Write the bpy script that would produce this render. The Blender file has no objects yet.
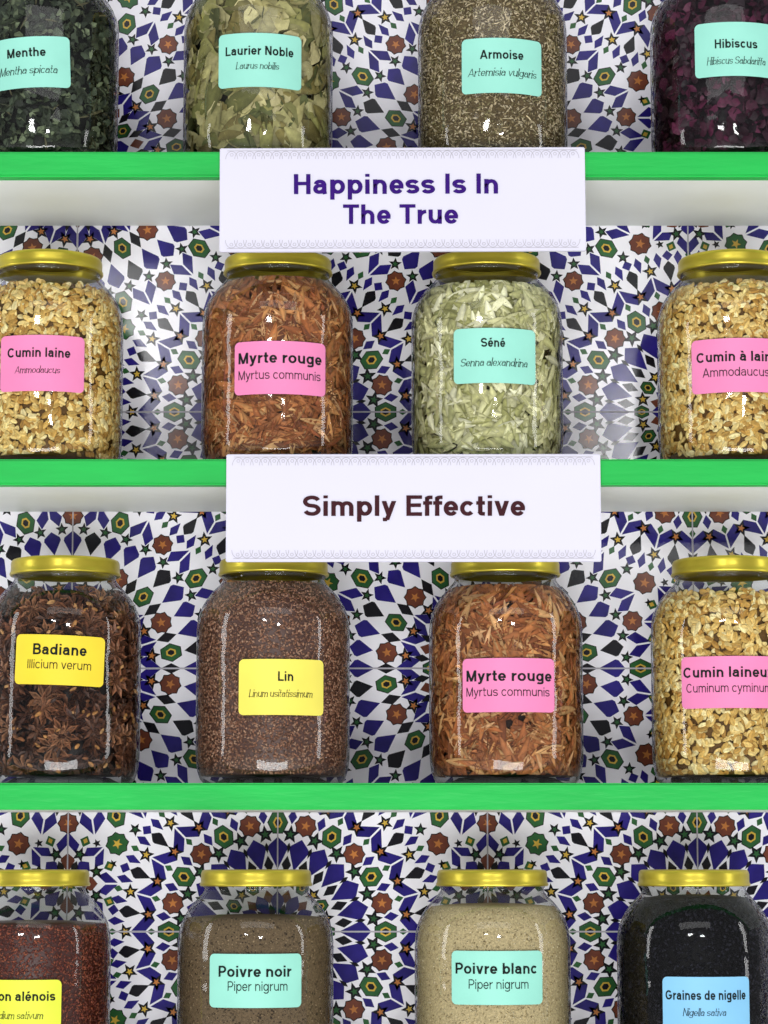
import bpy, bmesh, math, random
import numpy as np
from math import sin, cos, pi, radians, atan2, sqrt
from mathutils import Vector

random.seed(4)
C = bpy.context.scene.collection
SC = bpy.context.scene
TH = radians(7.5); F = 2600.0; D = 2.1; Z0 = 1.3; DEPTH = 0.174
JY = 0.078

# ------------------------------------------------------------------ geometry of the view -> places
def ray(px, py):
    x = (px-384)/F; v = (512-py)/F
    return (x, cos(TH)-v*sin(TH), sin(TH)+v*cos(TH))
def pt(px, py, Y):
    d = ray(px, py); t = (Y+D)/d[1]
    return (d[0]*t, Y, Z0+d[2]*t)
def hit(px, py, jx, jy, R):
    d = ray(px, py); ox, oy = -jx, -D-jy
    a = d[0]**2+d[1]**2; b = ox*d[0]+oy*d[1]; c = ox*ox+oy*oy-R*R
    t = (-b-sqrt(max(0, b*b-a*c)))/a
    x = ox+t*d[0]; y = oy+t*d[1]
    return atan2(x, -y), Z0+t*d[2]

# ------------------------------------------------------------------ materials
def lin(c):
    if isinstance(c, str):
        c = [int(c[i:i+2], 16)/255 for i in (1, 3, 5)]
    return tuple((v/12.92 if v <= .04045 else ((v+.055)/1.055)**2.4) for v in c)
def newmat(name):
    m = bpy.data.materials.new(name); m.use_nodes = True
    nt = m.node_tree; b = nt.nodes['Principled BSDF']
    return m, nt, b
def mat(name, col, rough=.5, metal=0, var=.08, scale=40, bump=0, bscale=200, spec=.3, stretch=None):
    m, nt, b = newmat(name)
    c = lin(col)
    tc = nt.nodes.new('ShaderNodeTexCoord'); vec = tc.outputs['Object']
    if stretch:
        mp = nt.nodes.new('ShaderNodeMapping'); mp.inputs['Scale'].default_value = stretch
        nt.links.new(vec, mp.inputs['Vector']); vec = mp.outputs['Vector']
    n = nt.nodes.new('ShaderNodeTexNoise'); n.inputs['Scale'].default_value = scale; n.inputs['Detail'].default_value = 4
    nt.links.new(vec, n.inputs['Vector'])
    r = nt.nodes.new('ShaderNodeValToRGB')
    r.color_ramp.elements[0].position = .3; r.color_ramp.elements[1].position = .7
    r.color_ramp.elements[0].color = (*[v*(1-var) for v in c], 1)
    r.color_ramp.elements[1].color = (*[min(1, v*(1+var)) for v in c], 1)
    nt.links.new(n.outputs['Fac'], r.inputs['Fac']); nt.links.new(r.outputs['Color'], b.inputs['Base Color'])
    b.inputs['Roughness'].default_value = rough; b.inputs['Metallic'].default_value = metal
    b.inputs['Specular IOR Level'].default_value = spec
    if bump:
        n2 = nt.nodes.new('ShaderNodeTexNoise'); n2.inputs['Scale'].default_value = bscale; n2.inputs['Detail'].default_value = 3
        nt.links.new(vec, n2.inputs['Vector'])
        bp = nt.nodes.new('ShaderNodeBump'); bp.inputs['Strength'].default_value = bump; bp.inputs['Distance'].default_value = .002
        nt.links.new(n2.outputs['Fac'], bp.inputs['Height']); nt.links.new(bp.outputs['Normal'], b.inputs['Normal'])
    return m
def tint_mat(name, rough=.6, var=.35, scale=600, bump=.3, spec=.3):
    m, nt, b = newmat(name)
    a = nt.nodes.new('ShaderNodeAttribute'); a.attribute_name = 'tint'
    tc = nt.nodes.new('ShaderNodeTexCoord')
    n = nt.nodes.new('ShaderNodeTexNoise'); n.inputs['Scale'].default_value = scale; n.inputs['Detail'].default_value = 3
    nt.links.new(tc.outputs['Object'], n.inputs['Vector'])
    mr = nt.nodes.new('ShaderNodeMapRange'); mr.inputs['From Min'].default_value = .3; mr.inputs['From Max'].default_value = .7
    mr.inputs['To Min'].default_value = 1-var; mr.inputs['To Max'].default_value = 1+var
    nt.links.new(n.outputs['Fac'], mr.inputs['Value'])
    mx = nt.nodes.new('ShaderNodeVectorMath'); mx.operation = 'SCALE'
    nt.links.new(a.outputs['Color'], mx.inputs[0]); nt.links.new(mr.outputs['Result'], mx.inputs['Scale'])
    nt.links.new(mx.outputs['Vector'], b.inputs['Base Color'])
    b.inputs['Roughness'].default_value = rough; b.inputs['Specular IOR Level'].default_value = spec
    if bump:
        bp = nt.nodes.new('ShaderNodeBump'); bp.inputs['Strength'].default_value = bump; bp.inputs['Distance'].default_value = .001
        nt.links.new(n.outputs['Fac'], bp.inputs['Height']); nt.links.new(bp.outputs['Normal'], b.inputs['Normal'])
    return m
def glass_mat():
    m, nt, b = newmat('jar_glass'); nt.nodes.remove(b)
    out = nt.nodes['Material Output']
    lw = nt.nodes.new('ShaderNodeLayerWeight'); lw.inputs['Blend'].default_value = .5
    p5 = nt.nodes.new('ShaderNodeMath'); p5.operation = 'POWER'; p5.inputs[1].default_value = 4
    nt.links.new(lw.outputs['Facing'], p5.inputs[0])
    ma = nt.nodes.new('ShaderNodeMath'); ma.operation = 'MULTIPLY_ADD'; ma.inputs[1].default_value = .8; ma.inputs[2].default_value = .045
    nt.links.new(p5.outputs[0], ma.inputs[0])
    p3 = nt.nodes.new('ShaderNodeMath'); p3.operation = 'POWER'; p3.inputs[1].default_value = 4
    nt.links.new(lw.outputs['Facing'], p3.inputs[0])
    mc = nt.nodes.new('ShaderNodeMix'); mc.data_type = 'RGBA'
    mc.inputs[6].default_value = (.97, .98, .975, 1); mc.inputs[7].default_value = (.28, .30, .32, 1)
    nt.links.new(p3.outputs[0], mc.inputs[0])
    tr = nt.nodes.new('ShaderNodeBsdfTransparent'); nt.links.new(mc.outputs[2], tr.inputs['Color'])
    gl = nt.nodes.new('ShaderNodeBsdfGlossy'); gl.inputs['Roughness'].default_value = .05
    tc = nt.nodes.new('ShaderNodeTexCoord')
    n = nt.nodes.new('ShaderNodeTexNoise'); n.inputs['Scale'].default_value = 32; n.inputs['Detail'].default_value = 1.5
    nt.links.new(tc.outputs['Object'], n.inputs['Vector'])
    bp = nt.nodes.new('ShaderNodeBump'); bp.inputs['Strength'].default_value = .34; bp.inputs['Distance'].default_value = .004
    nt.links.new(n.outputs['Fac'], bp.inputs['Height']); nt.links.new(bp.outputs['Normal'], gl.inputs['Normal'])
    mix = nt.nodes.new('ShaderNodeMixShader')
    nt.links.new(ma.outputs[0], mix.inputs[0]); nt.links.new(tr.outputs[0], mix.inputs[1]); nt.links.new(gl.outputs[0], mix.inputs[2])
    nt.links.new(mix.outputs[0], out.inputs['Surface'])
    return m
M = {}
M['glass'] = glass_mat()
M['lid'] = mat('gold_lid', '#CDBB40', .3, .7, .08, 30, .04, 60, .5)
M['green'] = mat('green_paint', '#1AB24A', .42, 0, .12, 24, .35, 110, .25, (.35, 1, 1.6))
M['white_board'] = mat('white_board', '#EAEEEA', .5, 0, .05, 9)
M['sign'] = mat('sign_face', '#D6D4E2', .5, 0, .015, 8, spec=.15)
M['sign_line'] = mat('sign_ornament', '#B2AFB8', .6, spec=.1)
M['ink_purple'] = mat('purple_ink', '#35166E', .7, spec=.08)
M['ink_brown'] = mat('brown_ink', '#3E1E24', .7, spec=.08)
M['ink'] = mat('label_ink', '#1C2422', .7, spec=.08)
M['mint'] = mat('mint_paper', '#96DAC8', .45, 0, .03, spec=.2)
M['pink'] = mat('pink_paper', '#E886B4', .45, 0, .03, spec=.2)
M['yellow'] = mat('yellow_paper', '#EBD23C', .45, 0, .03, spec=.2)
M['lemon'] = mat('lemon_paper', '#EADE60', .45, 0, .03, spec=.2)
M['lime'] = mat('lime_paper', '#DEE448', .45, 0, .03, spec=.2)
M['blue'] = mat('blue_paper', '#84C0E4', .45, 0, .03, spec=.2)
TILE = [mat('tile_white', '#F6F4FB', .14, 0, .02, 20), mat('tile_navy', '#281F74', .14, 0, .25, 60),
        mat('tile_black', '#17161C', .14, 0, .2, 60), mat('tile_green', '#2E5E34', .14, 0, .25, 60),
        mat('tile_brown', '#6E3C2C', .14, 0, .25, 60), mat('tile_yellow', '#CFAC44', .14, 0, .2, 60),
        mat('tile_grout', '#B4B1BA', .7, 0, .1, 60), mat('tile_orange', '#B8743C', .14, 0, .2, 60)]

# ------------------------------------------------------------------ objects
def link(name, me, parent=None, m=None):
    o = bpy.data.objects.new(name, me); C.objects.link(o)
    if parent: o.parent = parent
    if m and me and not me.materials: me.materials.append(m)
    return o
def tag(o, label, cat, group=None, kind=None):
    o['label'] = label; o['category'] = cat
    if group: o['group'] = group
    if kind: o['kind'] = kind
def mesh(name, V, Fc, smooth=False):
    me = bpy.data.meshes.new(name); me.from_pydata([tuple(v) for v in V], [], [tuple(f) for f in Fc]); me.update()
    if smooth: me.polygons.foreach_set('use_smooth', [True]*len(me.polygons))
    return me
def lathe(prof, n=72):
    V = []; Fc = []
    for r, z in prof:
        for k in range(n):
            a = 2*pi*k/n; V.append((r*cos(a), r*sin(a), z))
    for i in range(len(prof)-1):
        for k in range(n):
            k2 = (k+1) % n
            Fc.append((i*n+k, i*n+k2, (i+1)*n+k2, (i+1)*n+k))
    return V, Fc
def box_mesh(name, x0, x1, y0, y1, z0, z1, bev=.001):
    bm = bmesh.new(); bmesh.ops.create_cube(bm, size=1)
    for v in bm.verts:
        v.co = ((x0+x1)/2+v.co.x*(x1-x0), (y0+y1)/2+v.co.y*(y1-y0), (z0+z1)/2+v.co.z*(z1-z0))
    if bev: bmesh.ops.bevel(bm, geom=bm.edges[:], offset=bev, segments=2, affect='EDGES')
    me = bpy.data.meshes.new(name); bm.to_mesh(me); bm.free(); return me

# ------------------------------------------------------------------ lettering: a grotesque drawn stroke by stroke (cap height 1)
def arc(cx, cy, rx, ry, a0, a1, n=None):
    n = n or max(6, int(abs(a1-a0)/7)); out = []
    for k in range(n+1):
        a = radians(a0+(a1-a0)*k/n)
        out.append((cx+rx*cos(a), cy+ry*sin(a)))
    return out
def glyph(ch, w, X=.725):
    h = w/2; P = []; xt = X-h*.9; yc = X/2; ry = X/2-h*.9
    p = lambda *q: P.append(('p', list(q)))
    d = lambda x0, y0, x1, y1: P.append(('d', x0, y0, x1, y1))
    if ch == 'é':
        W, P = glyph('e', w, X); P.append(('d', .3, .82, .44, 1.0)); return W, P
    if ch == 'à':
        W, P = glyph('a', w, X); P.append(('d', .34, .82, .2, 1.0)); return W, P
    if ch == ' ': return .38, P
    if ch == 'o': W = .76; P.append(('p', arc(W/2, yc, W/2-h, ry+.008, 0, 360, 40)))
    elif ch == 'c': W = .69; P.append(('p', arc(W/2+.02, yc, W/2+.02-h, ry+.008, 40, 320)))
    elif ch == 'e':
        W = .70; P.append(('p', arc(W/2, yc, W/2-h, ry+.008, 0, 325))); p((h*1.2, yc-h*.1), (W-h*.05, yc-h*.1))
    elif ch == 'a':
        W = .67; s = W-h*1.15
        P.append(('p', arc((h+s)/2+.01, xt-.17, (s-h)/2-.01, .175, 168, 0)+[(s, .16), (s+.035, 0)]))
        r2 = (.43-h)/2
        P.append(('p', [(s, .44), (.38, .42)]+arc(.30, h*.9+r2, .30-h, r2, 90, 270)+[(.42, h*.9+.02), (s, h+.14)]))
    elif ch in 'bp':
        W = .735; P.append(('p', arc(W/2+.015, yc, W/2-.015-h, ry, 0, 360, 40))); p((h, -.28 if ch == 'p' else 0), (h, X if ch == 'p' else 1))
    elif ch in 'd':
        W = .735; P.append(('p', arc(W/2-.015, yc, W/2-.015-h, ry, 0, 360, 40))); p((W-h, 0), (W-h, 1))
    elif ch == 'g':
        W = .735; P.append(('p', arc(W/2-.015, yc, W/2-.015-h, ry, 0, 360, 40)))
        P.append(('p', [(W-h, X), (W-h, -.06)]+arc(W/2, -.08, W/2-h, .21-h, 0, -155)))
    elif ch == 'f':
        W = .44; sx = h+.09; P.append(('p', [(sx, 0), (sx, .82)]+arc(sx+.15, .82, .15, .18-h*.9, 180, 90)+[(W+.02, 1-h*.9)])); p((0, xt), (W, xt))
    elif ch == 't':
        W = .42; sx = h+.09; P.append(('p', [(sx, .95), (sx, .17)]+arc(sx+.13, .17, .13, .17-h*.9, 180, 270)+[(W, h*.9)])); p((0, xt), (W, xt))
    elif ch in 'hn':
        W = .68; p((h, 0), (h, 1 if ch == 'h' else X)); P.append(('p', [(h, .42)]+arc(W/2, xt-.24, W/2-h, .24, 180, 0)+[(W-h, 0)]))
    elif ch == 'u':
        W = .68; p((W-h, 0), (W-h, X)); P.append(('p', [(h, X)]+arc(W/2, h*.9+.24, W/2-h, .24, 180, 360)+[(W-h, .32)]))
    elif ch == 'm':
        W = 1.08; c = W/2; r = (c-h)/2; p((h, 0), (h, X))
        P.append(('p', [(h, .42)]+arc(h+r, xt-.2, r, .2, 180, 0)+[(c, 0)])); P.append(('p', [(c, .42)]+arc(c+r, xt-.2, r, .2, 180, 0)+[(W-h, 0)]))
    elif ch == 'r':
        W = .45; p((h, 0), (h, X)); P.append(('p', [(h, .34)]+arc(W, xt-.28, W-h, .28, 180, 92)))
    elif ch == 'i': W = w; p((h, 0), (h, X)); p((h, .86), (h, 1))
    elif ch == 'l': W = w; p((h, 0), (h, 1))
    elif ch in 'sS':
        T = X if ch == 's' else 1.0; W = .68 if ch == 's' else .86; r = (T-1.8*h)/4
        P.append(('p', arc(W/2, T-h*.9-r, W/2-h, r, 18, 250)+arc(W/2, h*.9+r, W/2-h, r, 70, -162)))
    elif ch == 'v': W = .72; d(h*1.1, X, W/2, 0); d(W-h*1.1, X, W/2, 0)
    elif ch == 'x': W = .70; d(h*1.2, X, W-h*1.2, 0); d(W-h*1.2, X, h*1.2, 0)
    elif ch == 'y': W = .72; d(h*1.1, X, W/2, .02); d(W-h*1.1, X, W*.36, -.2); p((W*.38, -.17), (W*.27, -.28+h), (.06, -.28+h))
    elif ch == 'A': W = 1.0; d(h*1.1, 0, W/2, 1); d(W-h*1.1, 0, W/2, 1); p((W*.22, .29), (W*.78, .29))
    elif ch == 'B':
        W = .84; p((h, 0), (h, 1))
        P.append(('p', [(h, 1-h*.8), (.44, 1-h*.8)]+arc(.44, 1-h*.8-(.5-h)/2, W-.06-h-.44, (.5-h)/2, 90, -90)+[(h, .5)]))
        P.append(('p', [(h, .52), (.46, .52)]+arc(.46, h*.8+(.52-h)/2, W-h-.46, (.52-h)/2, 90, -90)+[(h, h*.8)]))
    elif ch == 'C': W = .94; P.append(('p', arc(W/2+.02, .5, W/2+.02-h, .5-h*.9, 40, 320)))
    elif ch == 'G':
        W = .98; P.append(('p', arc(W/2, .5, W/2-h, .5-h*.9, 42, 335)+[(W-h, .3), (W-h, .46)])); p((.5, .46), (W, .46))
    elif ch == 'E': W = .76; p((h, 0), (h, 1)); p((h, 1-h*.8), (W, 1-h*.8)); p((h, .52), (W-.05, .52)); p((h, h*.8), (W, h*.8))
    elif ch == 'L': W = .70; p((h, 0), (h, 1)); p((h, h*.8), (W, h*.8))
    elif ch == 'H': W = .82; p((h, 0), (h, 1)); p((W-h, 0), (W-h, 1)); p((h, .53), (W-h, .53))
    elif ch == 'I': W = w; p((h, 0), (h, 1))
    elif ch == 'M': W = .98; p((h, 0), (h, 1)); p((W-h, 0), (W-h, 1)); d(h*1.1, 1, W/2, 0); d(W-h*1.1, 1, W/2, 0)
    elif ch == 'N': W = .82; p((h, 0), (h, 1)); p((W-h, 0), (W-h, 1)); d(h*1.1, 1, W-h*1.1, 0)
    elif ch == 'P':
        W = .80; p((h, 0), (h, 1)); P.append(('p', [(h, 1-h*.8), (.42, 1-h*.8)]+arc(.42, 1-h*.8-(.58-h)/2, W-h-.42, (.58-h)/2, 90, -90)+[(h, .42)]))
    elif ch == 'T': W = .82; p((W/2, 0), (W/2, 1)); p((0, 1-h*.8), (W, 1-h*.8))
    else: W = .5
    return W, P
LEFT_ROUND = set('oceaégdàCGsS'); RIGHT_ROUND = set('obpeésSBPc'); OPEN = set('vxyTfrAkLE')
STY = {'sign': (.215, 1.0, 0, .725), 'bold': (.205, 1.05, 0, .725), 'reg': (.115, 1.1, 0, .725), 'ital': (.125, .66, .26, .64)}
def bearing(ch, left):
    if ch in (LEFT_ROUND if left else RIGHT_ROUND): return .048
    if ch == 't': return .05
    return .025 if ch in OPEN and not (left and ch in 'rkLE') else .085
def text_verts(s, style):
    w, gs, shear, XH = STY[style]; V = []; Fc = []; x = 0; ital = style == 'ital'
    def strip(pts, k, ox, wid):
        n = len(pts); closed = math.hypot(pts[0][0]-pts[-1][0], pts[0][1]-pts[-1][1]) < 1e-6
        b = len(V)
        for i in range(n):
            pa = pts[i-1] if i else (pts[-2] if closed else None); pc = pts[i+1] if i < n-1 else (pts[1] if closed else None)
            q = pts[i]; dirs = []
            if pa: dirs.append((q[0]-pa[0], q[1]-pa[1]))
            if pc: dirs.append((pc[0]-q[0], pc[1]-q[1]))
            dirs = [(a/(math.hypot(a, c) or 1), c/(math.hypot(a, c) or 1)) for a, c in dirs]
            tx, ty = sum(a for a, c in dirs), sum(c for a, c in dirs); L = math.hypot(tx, ty) or 1; tx /= L; ty /= L
            m = 1/max(.7, tx*dirs[0][0]+ty*dirs[0][1])
            ww = wid*(.4+.6*abs(ty)) if ital else wid*(.8+.2*abs(ty))
            for sg in (1, -1): V.append((ox+q[0]-sg*ty*ww/2*m, q[1]+sg*tx*ww/2*m, k))
        for i in range(n-1): Fc.append((b+2*i, b+2*i+1, b+2*i+3, b+2*i+2))
    for ch in s:
        W, P = glyph(ch, w, XH)
        x += bearing(ch, True)*gs if ch != ' ' else 0
        k = 0
        for e in P:
            k += 1
            if e[0] == 'p':
                strip(e[1], k, x, w)
                if ital and not (len(e[1]) == 2 and abs(e[1][0][1]-e[1][1][1]) < .2):
                    for q, nb in ((e[1][0], e[1][1]), (e[1][-1], e[1][-2])):
                        if abs(q[0]-nb[0]) < .02 and (abs(q[1]) < .01 or q[1] > .6 or q[1] < -.2):
                            k += 1; up = q[1] > .3
                            strip([(q[0]-(.12 if up else .06), q[1]), (q[0]+(.05 if up else .12), q[1])], k, x, w*1.1)
            else:
                _, x0, y0, x1, y1 = e; hw = w/2*math.hypot(x1-x0, y1-y0)/abs(y1-y0)*(.7 if ital else 1); b = len(V)
                hw = min(hw, w*.75)
                V += [(x+x0-hw, y0, k), (x+x0+hw, y0, k), (x+x1+hw, y1, k), (x+x1-hw, y1, k)]; Fc.append((b, b+1, b+2, b+3))
        x += W+(bearing(ch, False)*gs if ch != ' ' else 0)
    V = np.array(V, float); V[:, 0] += V[:, 1]*shear
    return V, Fc

# ------------------------------------------------------------------ tiled wall: rosettes of pointed petals, stars and rounded flowers
U = (DEPTH+D)*1.0/F*1.0005
OX, _, OZ = pt(280, 412, DEPTH)
WV = []; WF = []; WM = []
X0, X1, Y0, Y1 = -1000, 1160, -730, 1050
def wpoly(pts, m, layer):
    if not pts or any(not (X0 <= x <= X1 and Y0 <= z <= Y1) for x, z in pts): return
    b = len(WV)
    for x, z in pts: WV.append((OX+x*U, DEPTH-.00012*layer, OZ+z*U))
    WF.append(tuple(range(b, b+len(pts)))); WM.append(m)
NAVY, BLK, GRN, BRN, YEL, GRT, ORG = 1, 2, 3, 4, 5, 6, 7
def loc(cx, cz, a, pts):
    ca, sa = cos(a), sin(a)
    return [(cx+r*ca-t*sa, cz+r*sa+t*ca) for r, t in pts]
def star(cx, cz, a, R, r, n, m, layer):
    wpoly([(cx+(R if k % 2 == 0 else r)*cos(a+pi*k/n), cz+(R if k % 2 == 0 else r)*sin(a+pi*k/n)) for k in range(2*n)], m, layer)
def kite(cx, cz, a, r0, r1, w, m, layer=1, k=.62):
    rm = r0+(r1-r0)*k
    wpoly(loc(cx, cz, a, [(r0, 0), (rm, -w/2), (r1, 0), (rm, w/2)]), m, layer)
def petal(cx, cz, a, r0, r1, w, m, layer=1):
    L = r1-r0
    wpoly(loc(cx, cz, a, [(r0, 0), (r0+.62*L, -w/2), (r0+.74*L, -w*.46), (r1, 0), (r0+.74*L, w*.46), (r0+.62*L, w/2)]), m, layer)
def hexa(cx, cz, a, r0, r1, w, m, layer=1):
    L = r1-r0
    wpoly(loc(cx, cz, a, [(r0, -w*.24), (r0+.5*L, -w/2), (r1, -w*.24), (r1, w*.24), (r0+.5*L, w/2), (r0, w*.24)]), m, layer)
def chev(cx, cz, a, r0, r1, w, m=NAVY, layer=1, g=1.8):
    L = r1-r0
    for s in (-1, 1):
        wpoly(loc(cx, cz, a, [(r0+.38*L, s*g/2), (r0, s*w*.34), (r0+.42*L, s*w/2), (r1, s*g/2)]), m, layer)
def flower_at(x, z, a, R, col=BRN, mid=ORG):
    for e, m, l in ((0, BLK, 1), (1.0, col, 2)):
        wpoly([(x+((R if k % 2 == 0 else R*.84)-e)*cos(a+pi*k/8), z+((R if k % 2 == 0 else R*.84)-e)*sin(a+pi*k/8)) for k in range(16)], m, l)
    star(x, z, a, R*.44, R*.18, 5, mid, 3)
def flower(cx, cz, a, r0, R, col=BRN, mid=ORG): flower_at(cx+r0*cos(a), cz+r0*sin(a), a, R, col, mid)
def star_at(x, z, a, R, mid=GRN):
    star(x, z, a, R, R*.44, 5, BLK, 1)
    if R > 6: star(x, z, a, R*.42, R*.19, 5, mid, 2)
def star5(cx, cz, a, r0, R, mid=GRN): star_at(cx+r0*cos(a), cz+r0*sin(a), a, R, mid)
def green(cx, cz, a, r0, r1, w):
    L = r1-r0
    hexa(cx, cz, a, r0, r1, w, BLK, 1); hexa(cx, cz, a, r0+.9, r1-.9, w-1.8, GRN, 2)
    hexa(cx, cz, a, r0+L*.27, r1-L*.27, w*.46, YEL, 3); hexa(cx, cz, a, r0+L*.35, r1-L*.35, w*.3, BLK, 4)
def core(cx, cz, s=1.):
    star(cx, cz, 0, 12*s, 8.5*s, 12, GRN, 1); star(cx, cz, .1, 8.5*s, 4.8*s, 8, YEL, 2); star(cx, cz, .1, 4.4*s, 2.6*s, 8, ORG, 3)
def big_a(cx, cz):
    st = 2*pi/24; core(cx, cz)
    for k in range(12):
        a = k*2*st; b = a+st
        kite(cx, cz, b, 11, 28, 7.4, BLK); petal(cx, cz, a, 13, 40, 13.5, NAVY)
        kite(cx, cz, b, 28, 42, 9.5, BRN, 1, .5)
        green(cx, cz, a, 42, 57, 14); star5(cx, cz, b, 50, 8.5, YEL)
    for k in range(24):
        a = k*st; b = a+st/2
        kite(cx, cz, b, 57, 75, 9.5, BLK, 1, .5)
        petal(cx, cz, a, 61, 93, 19.5, NAVY)
        kite(cx, cz, b, 77, 88, 4.5, BLK, 1, .6)
        star5(cx, cz, b, 96, 9.5)
        if k % 2: flower(cx, cz, a, 107, 11.5)
        else: green(cx, cz, a, 96, 118, 21)
        kite(cx, cz, b, 106, 121, 9, NAVY, 1, .5)
        star5(cx, cz, b, 128.5, 9, ORG)
        chev(cx, cz, a, 121, 144, 31)
        kite(cx, cz, a, 119.5, 129, 6.5, GRN, 1, .5)
        star5(cx, cz, a, 150.5, 8.5, YEL)
        petal(cx, cz, b, 136, 158, 12, BLK)
        kite(cx, cz, b, 158, 169, 11, NAVY, 1, .5)
        for s in (-.25, .25): kite(cx, cz, a+s*st, 151, 168, 8.5, NAVY, 1, .6)
        kite(cx, cz, a, 158, 168, 6.5, GRN, 1, .5)
def big_b(cx, cz):
    st = 2*pi/20; core(cx, cz, .9)
    for k in range(10):
        a = k*2*st; b = a+st
        petal(cx, cz, a, 11, 30, 11, BLK); kite(cx, cz, b, 11, 30, 8.5, NAVY)
        petal(cx, cz, b, 30, 54, 17.5, NAVY); star5(cx, cz, a, 38, 9, ORG)
        green(cx, cz, a, 47, 64, 16); kite(cx, cz, b, 55, 70, 11, BRN, 1, .5)
    for k in range(20):
        a = k*st; b = a+st/2
        kite(cx, cz, b, 57, 74, 7.5, BLK, 1, .5)
        chev(cx, cz, a, 66, 90, 24); star5(cx, cz, b, 82, 9, ORG)
        flower(cx, cz, b, 101, 11.5) if k % 2 else green(cx, cz, b, 91, 112, 19)
        kite(cx, cz, a, 90, 111, 10.5, BLK, 1, .5)
        petal(cx, cz, a, 112, 139, 18, NAVY); petal(cx, cz, b, 115, 139, 17, NAVY if k % 2 else BLK)
        star5(cx, cz, a+st/4, 140.5, 7); star5(cx, cz, a-st/4, 140.5, 7)
        flower(cx, cz, a, 154, 11) if k % 2 else green(cx, cz, a, 143, 165, 20)
        chev(cx, cz, b, 143, 167, 26)
def small(cx, cz, f):
    core(cx, cz, .85)
    for k in range(8):
        a = k*pi/4; b = a+pi/8
        kite(cx, cz, b, 9, 24, 8, BLK)
        petal(cx, cz, a, 10, 30, 14, NAVY if (k+f) % 2 else BRN)
        star5(cx, cz, b, 31, 8)
        chev(cx, cz, a, 30, 50, 23)
        kite(cx, cz, b, 39, 51, 11, GRN, 1, .5); kite(cx, cz, b, 42.5, 48.5, 5, YEL, 2, .5)
wpoly([(X0, Y0), (X1, Y0), (X1, Y1), (X0, Y1)], 0, 0)
dl = math.hypot(208, 260)
for i in range(-6, 7):
    for j in range(-4, 6):
        cx, cz = i*208, j*260
        if (i+j) % 2 == 0:
            (big_a if j % 2 == 0 else big_b)(cx, cz)
            for sx in (1, -1):    # gaps between two rosettes and the small star
                mx, mz = cx+sx*104, cz+130; bx, bz = 260/dl, -sx*208/dl
                for t in (-70.5, 70.5): flower_at(mx+bx*t, mz+bz*t, t, 12, BRN if t > 0 else GRN, ORG if t > 0 else YEL)
                for t in (-48, 48): star_at(mx+bx*t, mz+bz*t, t, 7)
                for t in (-86, 86):
                    for q in (-13, 13): star_at(mx+bx*t+q*208*sx/dl, mz+bz*t+q*260/dl, t, 4.6)
        else: small(cx, cz+46.8, 0); small(cx, cz-46.8, 1)
for i in range(-5, 6):
    x = i*208
    if X0 < x < X1: wpoly([(x-.7, Y0), (x+.7, Y0), (x+.7, Y1), (x-.7, Y1)], GRT, 6)
for j in range(-3, 5):
    z = j*260
    if Y0 < z < Y1: wpoly([(X0, z-.8), (X1, z-.8), (X1, z+.8), (X0, z+.8)], GRT, 6)
me = mesh('wall_back', WV, WF)
for m in TILE: me.materials.append(m)
me.polygons.foreach_set('material_index', WM); me.update()
w = link('wall_back', me); w['kind'] = 'structure'

# ------------------------------------------------------------------ shelves
SHX = .62; TK = .0213
ztop = {1: pt(384, 151.5, 0)[2], 2: pt(384, 459, 0)[2], 3: pt(384, 783, 0)[2]}
zlid4 = pt(384, 870, JY-.0458)[2]; ztop[4] = zlid4-.1875
slabels = {1: 'green-edged white shelf behind the Happiness sign, holding the topmost jars',
           2: 'green-edged white shelf behind the Simply Effective sign',
           3: 'green-edged white shelf with no sign, its whole front edge showing',
           4: 'lowest green-edged white shelf carrying the pepper jars'}
for k in (1, 2, 3, 4):
    r = link('wall_shelf', None); r.location = (0, DEPTH, ztop[k]-TK)
    tag(r, slabels[k], 'shelf', 'green-edged wall shelves')
    link('shelf_board', box_mesh('shelf_board', -SHX, SHX, .014-DEPTH, -.0008, .0006, TK, .0006), r, M['white_board'])
    link('front_edging', box_mesh('front_edging', -SHX, SHX, -DEPTH, .0142-DEPTH, 0, TK, .0016), r, M['green'])

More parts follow.
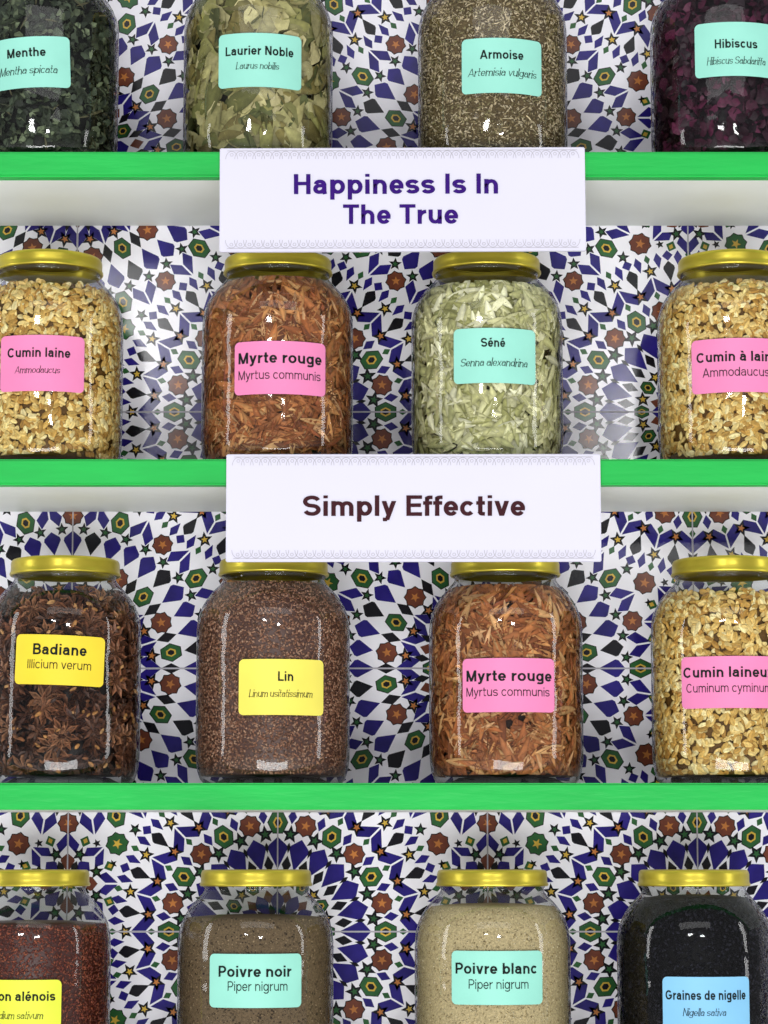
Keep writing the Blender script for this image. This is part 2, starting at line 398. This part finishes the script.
# ------------------------------------------------------------------ signs
def ribbon(V, Fc, pts, w, y):
    b = len(V); n = len(pts)
    for i, (x, z) in enumerate(pts):
        a = pts[max(0, i-1)]; c = pts[min(n-1, i+1)]
        dx, dz = c[0]-a[0], c[1]-a[1]; L = math.hypot(dx, dz) or 1
        V.append((x-dz/L*w/2, y, z+dx/L*w/2)); V.append((x+dz/L*w/2, y, z-dx/L*w/2))
    for i in range(n-1): Fc.append((b+2*i, b+2*i+1, b+2*i+3, b+2*i+2))
def sign(x0, x1, y0, y1, lines, ink, rot, label):
    Y = -.0052
    a = pt(x0, y0, Y); b = pt(x1, y1, Y); cx, cz = (a[0]+b[0])/2, (a[2]+b[2])/2
    W, H = b[0]-a[0], a[2]-b[2]; u = W/(x1-x0)
    r = link('hanging_sign', None); r.location = (cx, Y, cz); r.rotation_euler = (0, radians(-rot), 0)
    tag(r, label, 'sign', 'white lettered shelf signs')
    link('sign_board', box_mesh('sign_board', -W/2, W/2, 0, .005, -H/2, H/2, .0007), r, M['sign'])
    V = []; Fc = []
    for s in (1, -1):             # fine lace: interlaced small loops with a ring in each
        ze = s*(H/2-3*u)
        per = 9*u; n = int((W-8*u)/per); xs = -n*per/2
        ribbon(V, Fc, [(xs, ze), (-xs, ze)], .5*u, -.0003)
        for i in range(n):
            x = xs+(i+.5)*per
            ribbon(V, Fc, [(x+6*u*cos(k*pi/10), ze-s*8.5*u+s*8*u*sin(k*pi/10)) for k in range(11)], .55*u, -.00034-.00002*(i % 2))
            ribbon(V, Fc, [(x+1.6*u*cos(k*pi/3), ze-s*4*u+1.6*u*sin(k*pi/3)) for k in range(7)], .5*u, -.00038)
    link('ornament_border', mesh('ornament_border', V, Fc), r, M['sign_line'])
    for s, tx0, tx1, base, cap in lines:
        TV, TF = text_verts(s, 'sign')
        mn, mx = TV[:, 0].min(), TV[:, 0].max()
        out = []
        for v in TV:
            px = tx0+(v[0]-mn)/(mx-mn)*(tx1-tx0); py = base-v[1]*cap
            p = pt(px, py, Y); out.append((p[0]-cx, -.0006-v[2]*8e-6, p[2]-cz))
        link('lettering', mesh('lettering', out, TF), r, ink)
sign(220, 586, 147.5, 251, [('Happiness Is In', 294, 498, 194, 20), ('The True', 343, 458, 224, 19.5)], M['ink_purple'], .2,
     'white sign reading Happiness Is In The True on a shelf edge')
sign(226.5, 601.5, 454, 561.5, [('Simply Effective', 303, 525, 516, 20.5)], M['ink_brown'], .05,
     'white sign reading Simply Effective on a shelf edge')

# ------------------------------------------------------------------ jars
H0 = .187; R0 = .0643
PROF = [(.0, .006), (.040, .006), (.048, .002), (.053, 0), (.0575, .0015), (.0605, .005), (.0628, .012), (.0640, .022), (.0643, .034), (.0643, .120),
        (.0641, .129), (.0634, .1360), (.0620, .1420), (.0598, .1475), (.0570, .1525), (.0536, .1572), (.0502, .1612), (.0470, .1645), (.0446, .1672),
        (.0432, .1690), (.0426, .1705), (.0426, .1718), (.0438, .1727), (.0438, .1740), (.0418, .1752), (.0414, .184), (.0406, .1855), (.0395, .184)]
LID = [(.0400, .1856), (.0420, .1758), (.0440, .1736), (.0459, .1736), (.0466, .1744), (.0465, .1756), (.0457, .1768), (.0456, .1800), (.0456, .1834), (.0452, .1851),
       (.0444, .1864), (.0432, .1869), (.0418, .1870), (.0408, .1866), (.0398, .1858), (.0380, .1854), (.0001, .1854)]
pr = np.array(PROF[4:21]); PZ, PR = pr[:, 1], pr[:, 0]
cache = {}
def jar_meshes(H):
    if H in cache: return cache[H]
    k = H/H0
    a = mesh('glass_body', *lathe([(r, z*k) for r, z in PROF], 96), smooth=True)
    b = mesh('lid', *lathe([(r, z*k) for r, z in LID], 96), smooth=True)
    cache[H] = (a, b); return a, b

# contents
def leaf(n=5, w=.28, fold=.12, curl=.12):
    V = []; Fc = []
    for i in range(n):
        t = i/(n-1); x = t-.5; ww = w/2*sin(pi*(.04+.92*t))**.85
        zc = curl*(1-(2*x)**2)
        V += [(x, -ww, zc+fold*ww/w*2*.5), (x, 0, zc), (x, ww, zc+fold*ww/w*2*.5)]
    for i in range(n-1):
        for j in (0, 1): Fc.append((3*i+j, 3*i+3+j, 3*i+4+j, 3*i+1+j))
    return np.array(V), Fc
def seed(w=.45, n=6, h=.35, st=((-.3, .75), (0, 1), (.3, .75))):
    V = [(-.5, 0, 0)]; Fc = []; m = len(st)
    for x, r in st:
        for k in range(n): V.append((x, r*w/2*cos(2*pi*k/n), r*h/2*sin(2*pi*k/n)))
    V.append((.5, 0, 0)); e = len(V)-1
    for k in range(n):
        k2 = (k+1) % n
        Fc.append((0, 1+k2, 1+k)); Fc.append((e, 1+(m-1)*n+k, 1+(m-1)*n+k2))
        for s in range(m-1): Fc.append((1+s*n+k, 1+s*n+k2, 1+(s+1)*n+k2, 1+(s+1)*n+k))
    return np.array(V), Fc
def octa(w=.5, h=.3):
    return np.array([(-.5, 0, 0), (.5, 0, 0), (0, -w/2, 0), (0, w/2, 0), (0, 0, -h/2), (0, 0, h/2)]), \
        [(0, 2, 5), (2, 1, 5), (1, 3, 5), (3, 0, 5), (2, 0, 4), (1, 2, 4), (3, 1, 4), (0, 3, 4)]
def flake(n=6, rng=None):
    V = [(0, 0, .1)]
    for k in range(n):
        a = 2*pi*k/n; r = .5*rng.uniform(.55, 1.05)
        V.append((r*cos(a), r*sin(a), rng.uniform(-.14, .14)))
    return np.array(V), [(0, 1+k, 1+(k+1) % n) for k in range(n)]
def shard(rng, n=6, w=.5, cr=.12):
    """a torn, crumpled strip of leaf blade"""
    V = []; Fc = []
    for i in range(n):
        x = i/(n-1)-.5; e = w/2*(.55+.45*sin(pi*i/(n-1)))
        for y in (-e*rng.uniform(.6, 1.15), -.15*e, .15*e*rng.uniform(0, 2), e*rng.uniform(.6, 1.15)):
            V.append((x+rng.uniform(-.05, .05), y, rng.uniform(-cr, cr)+.3*abs(y)))
    for i in range(n-1):
        for j in range(3): Fc.append((4*i+j, 4*i+4+j, 4*i+5+j, 4*i+1+j))
    return np.array(V), Fc
def anise(n=8):
    V = [(0, 0, .0)]; Fc = []
    for k in range(n):
        a = 2*pi*k/8; b = len(V)
        for r, t, z in ((.07, 0, .02), (.28, -.08, .09), (.5, 0, .07), (.28, .08, .09), (.27, 0, -.04)):
            V.append((r*cos(a)-t*sin(a), r*sin(a)+t*cos(a), z))
        Fc += [(0, b, b+1), (0, b+3, b), (b, b+1, b+4), (b+1, b+2, b+4), (b+2, b+3, b+4), (b+3, b, b+4)]
    return np.array(V), Fc

class Fill:
    def __init__(s, H, top, core, core_col, rng):
        s.k = H/H0; s.top = top*s.k; s.rng = rng
        s.V = []; s.F = []; s.Cc = []; s.n = 0
        zs = list(np.linspace(.0078, top, 26))
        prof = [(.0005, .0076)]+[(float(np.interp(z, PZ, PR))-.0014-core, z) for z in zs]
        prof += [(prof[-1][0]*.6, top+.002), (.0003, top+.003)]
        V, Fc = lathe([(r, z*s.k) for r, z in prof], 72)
        s.add(np.array(V), Fc, np.tile(np.array(lin(core_col)), (len(V), 1)))  # dark core tints paint the shade in gaps between the pieces
    def add(s, V, Fc, col):
        s.V.append(V); s.F += [tuple(i+s.n for i in f) for f in Fc]; s.Cc.append(col); s.n += len(V)
    def Rf(s, z): return np.interp(z/s.k, PZ, PR)-.0014
    def scatter(s, shape, n, smin, smax, depth, tilt, cols, zlo=.008, zhi=None, arc=2.15, bright=.2, shade=None):
        g = s.rng; V0, F0 = shape; m = len(V0)
        zhi = zhi or s.top
        th = g.uniform(-arc, arc, n); z = g.uniform(zlo, zhi, n); dep = g.uniform(0, depth, n)
        sc = g.uniform(smin, smax, n); ph = g.uniform(0, 2*pi, n)
        t1 = g.normal(0, tilt, n); t2 = g.normal(0, tilt, n)
        nr = np.stack([np.sin(th), -np.cos(th), 0*th], 1); tg = np.stack([np.cos(th), np.sin(th), 0*th], 1); up = np.tile([0., 0, 1], (n, 1))
        c = lambda v: v[:, None]
        x = c(np.cos(ph))*tg+c(np.sin(ph))*up; y = -c(np.sin(ph))*tg+c(np.cos(ph))*up
        x2 = c(np.cos(t1))*x+c(np.sin(t1))*nr; n2 = c(np.cos(t1))*nr-c(np.sin(t1))*x
        y2 = c(np.cos(t2))*y+c(np.sin(t2))*n2; n3 = c(np.cos(t2))*n2-c(np.sin(t2))*y
        base = nr*c(s.Rf(z)-dep)+up*c(z)
        P = base[:, None, :]+sc[:, None, None]*(V0[None, :, 0:1]*x2[:, None]+V0[None, :, 1:2]*y2[:, None]+V0[None, :, 2:3]*n3[:, None])
        P[:, :, 2] = np.clip(P[:, :, 2], .0074, s.top+.003)
        # push a whole piece inwards where it would poke through the glass, then flatten what is left against it
        r = np.hypot(P[:, :, 0], P[:, :, 1]); lim = s.Rf(P[:, :, 2])-g.uniform(0, .0015, n)[:, None]
        ov = np.clip((r-lim).max(1), 0, .0035)*.8
        P -= nr[:, None, :]*ov[:, None, None]
        r = np.hypot(P[:, :, 0], P[:, :, 1])
        f = np.minimum(1, lim/r); P[:, :, 0] *= f; P[:, :, 1] *= f
        L = np.array([lin(q) for q in cols]); col = L[g.integers(0, len(L), n)]*g.uniform(1-bright, 1+bright, n)[:, None]
        off = (np.arange(n)*m)[:, None]
        b = s.n
        for f in F0:
            s.F += [tuple(q) for q in (np.array(f)[None, :]+off+b).tolist()]
        cv = np.repeat(col, m, 0)
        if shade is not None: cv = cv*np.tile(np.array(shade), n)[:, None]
        s.V.append(P.reshape(-1, 3)); s.Cc.append(np.clip(cv, 0, 1)); s.n += n*m
    def build(s, name, material, smooth=True):
        V = np.concatenate(s.V); col = np.concatenate(s.Cc)
        me = bpy.data.meshes.new(name); me.from_pydata(V.tolist(), [], s.F); me.update()
        a = me.color_attributes.new('tint', 'FLOAT_COLOR', 'POINT')
        a.data.foreach_set('color', np.concatenate([col, np.ones((len(col), 1))], 1).astype(np.float32).ravel())
        if smooth: me.polygons.foreach_set('use_smooth', [True]*len(me.polygons))
        me.materials.append(material); return me
M['leafy'] = tint_mat('dried_leaf', .55, .26, 300, .2, .2)
M['flat'] = tint_mat('flat_leaf', .6, .18, 260, .1, .22)
M['seedy'] = tint_mat('dried_seed', .38, .2, 500, .15, .5)
M['matte'] = tint_mat('matte_seed', .6, .2, 500, .2, .22)
M['powder'] = tint_mat('ground_powder', .85, .3, 700, .5, .15)
M['dark'] = tint_mat('dark_dried', .45, .4, 400, .3, .28)
M['petal'] = tint_mat('dark_petal', .45, .35, 300, .25, .2)
M['black'] = tint_mat('black_seed', .55, .3, 400, .2, .08)
def contents(kind, H, rng):
    if kind == 'cumin':
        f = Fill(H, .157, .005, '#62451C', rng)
        st5 = ((-.42, .5), (-.22, .88), (.02, 1), (.25, .84), (.43, .45))
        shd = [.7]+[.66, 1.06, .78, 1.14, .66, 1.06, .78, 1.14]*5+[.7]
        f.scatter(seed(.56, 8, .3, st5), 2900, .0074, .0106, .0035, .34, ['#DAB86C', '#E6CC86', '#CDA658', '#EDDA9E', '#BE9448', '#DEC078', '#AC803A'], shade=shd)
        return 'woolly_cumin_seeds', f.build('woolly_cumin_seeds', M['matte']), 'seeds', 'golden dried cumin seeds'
    if kind == 'myrte':
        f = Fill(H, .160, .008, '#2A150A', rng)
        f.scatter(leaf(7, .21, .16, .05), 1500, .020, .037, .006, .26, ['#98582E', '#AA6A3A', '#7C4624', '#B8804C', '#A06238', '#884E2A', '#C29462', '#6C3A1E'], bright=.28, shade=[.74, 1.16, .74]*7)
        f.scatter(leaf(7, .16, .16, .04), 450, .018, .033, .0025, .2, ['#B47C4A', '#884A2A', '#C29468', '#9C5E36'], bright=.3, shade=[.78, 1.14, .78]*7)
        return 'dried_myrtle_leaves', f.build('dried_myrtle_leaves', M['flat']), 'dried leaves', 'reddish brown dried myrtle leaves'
    if kind == 'sene':
        f = Fill(H, .155, .008, '#403E1C', rng)
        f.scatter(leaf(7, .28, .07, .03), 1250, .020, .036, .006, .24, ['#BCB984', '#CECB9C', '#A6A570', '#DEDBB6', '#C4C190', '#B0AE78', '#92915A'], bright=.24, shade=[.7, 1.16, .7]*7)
        for q in range(2): f.scatter(shard(rng, 4, .6, .02), 60, .012, .020, .003, .2, ['#CECB9A', '#DEDBB2', '#B4B280'], bright=.2)
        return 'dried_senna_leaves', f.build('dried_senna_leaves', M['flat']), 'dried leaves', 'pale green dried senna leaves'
    if kind == 'laurier':
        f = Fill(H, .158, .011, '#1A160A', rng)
        cs = ['#84814C', '#989260', '#666638', '#AEA676', '#746A3C', '#8C8456', '#565A34']
        for q in range(8): f.scatter(shard(rng, 6, .6, .05), 42, .020, .038, .010, .42, cs, bright=.35)
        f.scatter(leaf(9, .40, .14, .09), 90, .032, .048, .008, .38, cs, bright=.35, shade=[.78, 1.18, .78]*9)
        for q in range(4): f.scatter(shard(rng, 5, .7, .05), 12, .020, .032, .002, .3, ['#B4AA7C', '#989260', '#7E7C4E', '#A69E6C'], bright=.25)
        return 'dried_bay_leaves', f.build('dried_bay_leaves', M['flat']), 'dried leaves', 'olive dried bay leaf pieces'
    if kind == 'menthe':
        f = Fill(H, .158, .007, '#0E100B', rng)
        cs = ['#303828', '#434D3C', '#1E2419', '#626C52', '#283024']
        for q in range(4): f.scatter(flake(6, rng), 420, .005, .012, .006, .65, cs, bright=.3)
        for q in range(4): f.scatter(shard(rng, 5, .6, .14), 90, .010, .019, .005, .55, cs, bright=.3)
        f.scatter(leaf(4, .12), 120, .01, .02, .002, .4, ['#5A573E', '#3C402F'])
        return 'dried_mint_leaves', f.build('dried_mint_leaves', M['leafy']), 'dried leaves', 'dark green crumbled mint leaves'
    if kind == 'armoise':
        f = Fill(H, .160, .003, '#64553A', rng)
        f.scatter(octa(.4, .3), 9500, .0024, .006, .0022, .6, ['#9A8A66', '#B7A684', '#7C6C4C', '#8E845E', '#CCBC9C', '#665840'])
        f.scatter(leaf(3, .1), 900, .006, .013, .0015, .35, ['#B2A27E', '#7E7250', '#CBBB98', '#6C5E42'])
        return 'dried_mugwort', f.build('dried_mugwort', M['powder']), 'dried herbs', 'fine grey brown dried mugwort'
    if kind == 'hibiscus':
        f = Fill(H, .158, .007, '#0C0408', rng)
        for q in range(4): f.scatter(flake(7, rng), 330, .007, .019, .007, .65, ['#280C1A', '#3A1426', '#180812', '#501D36', '#200A15'])
        return 'dried_hibiscus_petals', f.build('dried_hibiscus_petals', M['petal']), 'dried petals', 'dark crimson dried hibiscus petals'
    if kind == 'badiane':
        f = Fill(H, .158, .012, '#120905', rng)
        f.scatter(seed(.4, 5, .3), 500, .005, .011, .011, .5, ['#442818', '#341E12', '#563420'])
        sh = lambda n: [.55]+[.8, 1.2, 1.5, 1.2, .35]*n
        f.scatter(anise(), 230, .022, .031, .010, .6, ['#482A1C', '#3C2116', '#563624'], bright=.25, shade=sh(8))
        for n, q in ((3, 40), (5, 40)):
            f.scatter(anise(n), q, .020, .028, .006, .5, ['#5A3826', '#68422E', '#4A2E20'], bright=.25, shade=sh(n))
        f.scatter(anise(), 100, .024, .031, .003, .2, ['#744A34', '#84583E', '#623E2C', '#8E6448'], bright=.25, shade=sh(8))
        f.scatter(seed(.5, 6, .4), 90, .005, .008, .001, .4, ['#A0703E', '#B08454', '#744828'])
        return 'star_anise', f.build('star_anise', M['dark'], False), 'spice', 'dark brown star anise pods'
    if kind == 'lin':
        f = Fill(H, .166, .002, '#50342A', rng)
        f.scatter(octa(.5, .34), 13000, .0024, .0043, .0012, .42, ['#8C6048', '#784E38', '#A0765C', '#60402E', '#96694F', '#B28C72'], bright=.2)
        return 'flax_seeds', f.build('flax_seeds', M['seedy']), 'seeds', 'reddish brown flax seeds'
    if kind == 'cresson':
        f = Fill(H, .143, .002, '#40180E', rng)
        f.scatter(octa(.5, .35), 13000, .002, .0036, .001, .4, ['#74301E', '#864028', '#5E2416', '#985234', '#501C12'], bright=.2)
        return 'cress_seeds', f.build('cress_seeds', M['seedy']), 'seeds', 'dark red brown cress seeds'
    if kind == 'noir':
        f = Fill(H, .148, .0008, '#65543E', rng)
        f.scatter(octa(.7, .3), 11000, .0012, .003, .0006, .3, ['#5E4E38', '#806C50', '#382E22', '#6C5C44', '#947F62', '#4C3E2E'], bright=.15)
        return 'ground_black_pepper', f.build('ground_black_pepper', M['powder']), 'spice', 'grey brown ground black pepper'
    if kind == 'blanc':
        f = Fill(H, .157, .0008, '#B3A27A', rng)
        f.scatter(octa(.7, .3), 10000, .0012, .0028, .0006, .3, ['#A8966C', '#C6B68E', '#92825C', '#B8A87E', '#D2C4A0'], bright=.12)
        return 'ground_white_pepper', f.build('ground_white_pepper', M['powder']), 'spice', 'pale beige ground white pepper'
    f = Fill(H, .164, .002, '#020203', rng)
    f.scatter(octa(.55, .4), 9000, .0026, .0045, .0014, .5, ['#08080B', '#101016', '#040406', '#24242C'], bright=.3)
    return 'nigella_seeds', f.build('nigella_seeds', M['black']), 'seeds', 'jet black nigella seeds'

HROW = {1: .184, 2: .184, 3: .1885, 4: .1875}
YMID = {1: 90, 2: 370, 3: 690, 4: 960}
WORD = {'mint': 'mint', 'pink': 'pink', 'yellow': 'yellow', 'lemon': 'lemon yellow', 'lime': 'lime yellow', 'blue': 'pale blue'}
def label_mesh(jx, jy, zb, lx0, lx1, ly0, ly1, tilt, R):
    cyl = lambda u, v, r: (r*sin(phc+u/R), -r*cos(phc+u/R), zc+v-zb)
    ym = (ly0+ly1)/2; xm = (lx0+lx1)/2
    p0 = hit(lx0, ym, jx, jy, R)[0]; p1 = hit(lx1, ym, jx, jy, R)[0]
    phc = (p0+p1)/2; w = (p1-p0)*R
    za = hit(xm, ly0, jx, jy, R)[1]; zd = hit(xm, ly1, jx, jy, R)[1]
    zc = (za+zd)/2; h = za-zd; rc = .0042
    us = [-w/2+rc*(1-cos(k*pi/12)) for k in range(7)]
    us += list(np.linspace(-w/2+rc, w/2-rc, 20)[1:-1])
    us += [w/2-rc*(1-cos(k*pi/12)) for k in range(6, -1, -1)]
    ct, s_ = cos(tilt), sin(tilt)
    V = []; Fc = []
    for u in us:
        e = max(0, abs(u)-(w/2-rc)); v = h/2-(rc-sqrt(max(0, rc*rc-e*e)))
        for vv in (v, v/3, -v/3, -v):
            V.append(cyl(u*ct-vv*s_, u*s_+vv*ct, R+.0005))
    for i in range(len(us)-1):
        for j in range(3): Fc.append((4*i+j, 4*i+j+1, 4*i+5+j, 4*i+4+j))
    return V, Fc, phc, zc
def jar(row, cx, kind, paper, lab, tilt, title, sub, where, seedv):
    H = HROW[row]; jx = pt(cx, YMID[row], JY-.01)[0]; zb = ztop[row]; rng = np.random.default_rng(seedv)
    g, l = jar_meshes(H)
    name, cm, cat, what = contents(kind, H, rng)
    r = link('spice_jar', None); r.location = (jx, JY, zb)
    tag(r, f'glass jar with gold lid and {WORD[paper]} label, {where}', 'jar', 'gold-lidded glass spice jars')
    gb = link('glass_body', g, r, M['glass']); gb['label'] = 'clear glass body'
    ld = link('lid', l, r, M['lid']); ld['label'] = 'shiny gold metal screw lid'
    tl = radians(tilt)
    V, Fc, phc, zc = label_mesh(jx, JY, zb, *lab, tl, R0)
    lm = link('paper_label', mesh('paper_label', V, Fc, True), r, M[paper]); lm['label'] = f'{WORD[paper]} paper label with rounded corners'
    for nm, (s, x0, x1, base, cap), style in (('title_lettering', title, 'bold'), ('subtitle_lettering', sub[:5], 'ital' if sub[5] else 'reg')):
        TV, TF = text_verts(s, style)
        mn, mx = TV[:, 0].min(), TV[:, 0].max()
        p0, _ = hit(x0, base, jx, JY, R0); p1, _ = hit(x1, base, jx, JY, R0)
        zz = hit((x0+x1)/2, base, jx, JY, R0)[1]; zt = hit((x0+x1)/2, base-cap, jx, JY, R0)[1]
        out = []
        for v in TV:
            u = (p0+(v[0]-mn)/(mx-mn)*(p1-p0)-phc)*R0; vv = zz+v[1]*(zt-zz)-zc
            uu, vv = u*cos(tl)-vv*sin(tl), u*sin(tl)+vv*cos(tl)
            a = phc+uu/R0; rr = R0+.0008+v[2]*6e-6
            out.append((rr*sin(a), -rr*cos(a), zc+vv-zb))
        link(nm, mesh(nm, out, TF), lm, M['ink'])
    c = link(name, cm); c.location = (jx, JY, zb)
    tag(c, f'{what} inside the jar {where}', cat, None, 'stuff')
it, rg = True, False
jar(1, 42, 'menthe', 'mint', (-14, 70, 37, 88), 2.5, ('Menthe', 8, 46, 57, 9), ('Mentha spicata', 0, 57, 74, 8, it), 'marked Menthe', 1)
jar(1, 257.5, 'laurier', 'mint', (219, 301, 33, 87), 0, ('Laurier Noble', 226, 293, 55, 9), ('Laurus nobilis', 236, 279, 69, 7, it), 'marked Laurier Noble', 2)
jar(1, 493, 'armoise', 'mint', (462, 541, 38, 93), 0, ('Armoise', 480, 523, 59, 9), ('Artemisia vulgaris', 468, 536, 76, 8, it), 'marked Armoise', 3)
jar(1, 727, 'hibiscus', 'mint', (695, 779, 22, 76), 0, ('Hibiscus', 715, 757, 48, 9), ('Hibiscus Sabdariffa', 707, 765, 64, 7.5, it), 'marked Hibiscus', 4)
jar(2, 45.5, 'cumin', 'pink', (1, 84, 335, 391), 0, ('Cumin laine', 8, 70, 357, 9.5), ('Ammodaucus', 15, 60, 373, 7, it), 'marked Cumin laine', 5)
jar(2, 277, 'myrte', 'pink', (235, 325, 341, 394), 0, ('Myrte rouge', 239, 321, 363, 11), ('Myrtus communis', 239, 320, 379, 9, rg), 'marked Myrte rouge below the Happiness sign', 6)
jar(2, 487.5, 'sene', 'mint', (454, 535, 328, 383), 0, ('Séné', 481, 505, 347, 9), ('Senna alexandrina', 461, 527, 366, 8, it), 'marked Séné', 7)
jar(2, 735, 'cumin', 'pink', (692, 785, 338, 392), 0, ('Cumin à laine', 697, 777, 361, 10), ('Ammodaucus', 703, 769, 376, 9, rg), 'marked Cumin à laine', 8)
jar(3, 62, 'badiane', 'yellow', (16, 104, 635, 685), -2, ('Badiane', 33, 86, 655, 11), ('Illicium verum', 28, 91, 669, 9, rg), 'marked Badiane', 9)
jar(3, 272.5, 'lin', 'lemon', (239, 323, 659, 715), 0, ('Lin', 278, 293, 681, 9.5), ('Linum usitatissimum', 249, 312, 697, 7.5, it), 'marked Lin', 10)
jar(3, 506.5, 'myrte', 'pink', (463, 554, 658, 712), 0, ('Myrte rouge', 467, 551, 681, 11), ('Myrtus communis', 467, 549, 696, 9, rg), 'marked Myrte rouge beside Cumin laineux', 11)
jar(3, 730, 'cumin', 'pink', (682, 777, 656, 708), 0, ('Cumin laineux', 684, 773, 677, 10.5), ('Cuminum cyminum', 687, 771, 692, 9, rg), 'marked Cumin laineux', 12)
jar(4, 31, 'cresson', 'lime', (-38, 61, 980, 1036), 0, ('Cresson alénois', -28, 55, 1001, 9.5), ('Lepidium sativum', -13, 43, 1019, 7.5, it), 'marked Cresson alénois', 13)
jar(4, 255, 'noir', 'mint', (210, 301, 954, 1008), 0, ('Poivre noir', 219, 291, 977, 11), ('Piper nigrum', 228, 287, 991, 9.5, rg), 'marked Poivre noir', 14)
jar(4, 493, 'blanc', 'mint', (452, 542, 951, 1005), 0, ('Poivre blanc', 456, 536, 974, 11), ('Piper nigrum', 469, 528, 989, 9.5, rg), 'marked Poivre blanc', 15)
jar(4, 696.5, 'nigelle', 'blue', (663, 749, 977, 1032), 0, ('Graines de nigelle', 666, 745, 1000, 9.5), ('Nigella sativa', 683, 726, 1016, 7.5, it), 'marked Graines de nigelle', 16)

# ------------------------------------------------------------------ light, camera
def area(loc, tgt, sx, sy, e, col=(1, 1, 1)):
    L = bpy.data.lights.new('area_light', 'AREA'); L.shape = 'RECTANGLE'; L.size = sx; L.size_y = sy; L.energy = e; L.color = col
    o = bpy.data.objects.new('shop_or_fill_light', L); C.objects.link(o); o.location = loc
    o.rotation_euler = (Vector(tgt)-Vector(loc)).to_track_quat('-Z', 'Y').to_euler()
area((0, -1.9, Z0+1.5), (0, 0, Z0+.1), 2.2, .6, 6)
area((-.9, -4.2, Z0+1.3), (0, 0, Z0+.2), .6, .3, 20)
area((.8, -4.4, Z0+1.1), (0, 0, Z0+.2), .4, .28, 16)
area((-2.3, -.5, Z0+.5), (0, 0.1, Z0+.25), .28, 1.3, 7)  # tall side strip added to put streaks down the jar sides
area((2.3, -.6, Z0+.5), (0, 0.1, Z0+.25), .24, 1.3, 6)  # its added counterpart on the right, also for the streaks
area((0, -3.2, Z0-1.1), (0, 0, Z0+.25), 3, .9, 84)  # added low fill, standing in for bounce off floor and counter
W = bpy.data.worlds.new('World'); SC.world = W; W.use_nodes = True
nt = W.node_tree; bg = nt.nodes['Background']
tc = nt.nodes.new('ShaderNodeTexCoord'); sx = nt.nodes.new('ShaderNodeSeparateXYZ'); nt.links.new(tc.outputs['Generated'], sx.inputs[0])
mr = nt.nodes.new('ShaderNodeMapRange'); mr.inputs['From Min'].default_value = -1; mr.inputs['From Max'].default_value = 1; nt.links.new(sx.outputs['Z'], mr.inputs['Value'])
rp = nt.nodes.new('ShaderNodeValToRGB'); e = rp.color_ramp.elements
e[0].position = .3; e[0].color = (1, 1, 1, 1); e[1].position = .48; e[1].color = (.24, .24, .26, 1)
nt.links.new(mr.outputs['Result'], rp.inputs['Fac']); nt.links.new(rp.outputs['Color'], bg.inputs[0]); bg.inputs[1].default_value = .96
cam = bpy.data.cameras.new('Camera'); cam.sensor_fit = 'VERTICAL'; cam.sensor_height = 36; cam.sensor_width = 27; cam.lens = F/1024*36
co = bpy.data.objects.new('Camera', cam); C.objects.link(co); co.location = (0, -D, Z0); co.rotation_euler = (pi/2+TH, 0, 0)
SC.camera = co
try:
    SC.view_settings.view_transform = 'Standard'
except Exception: pass
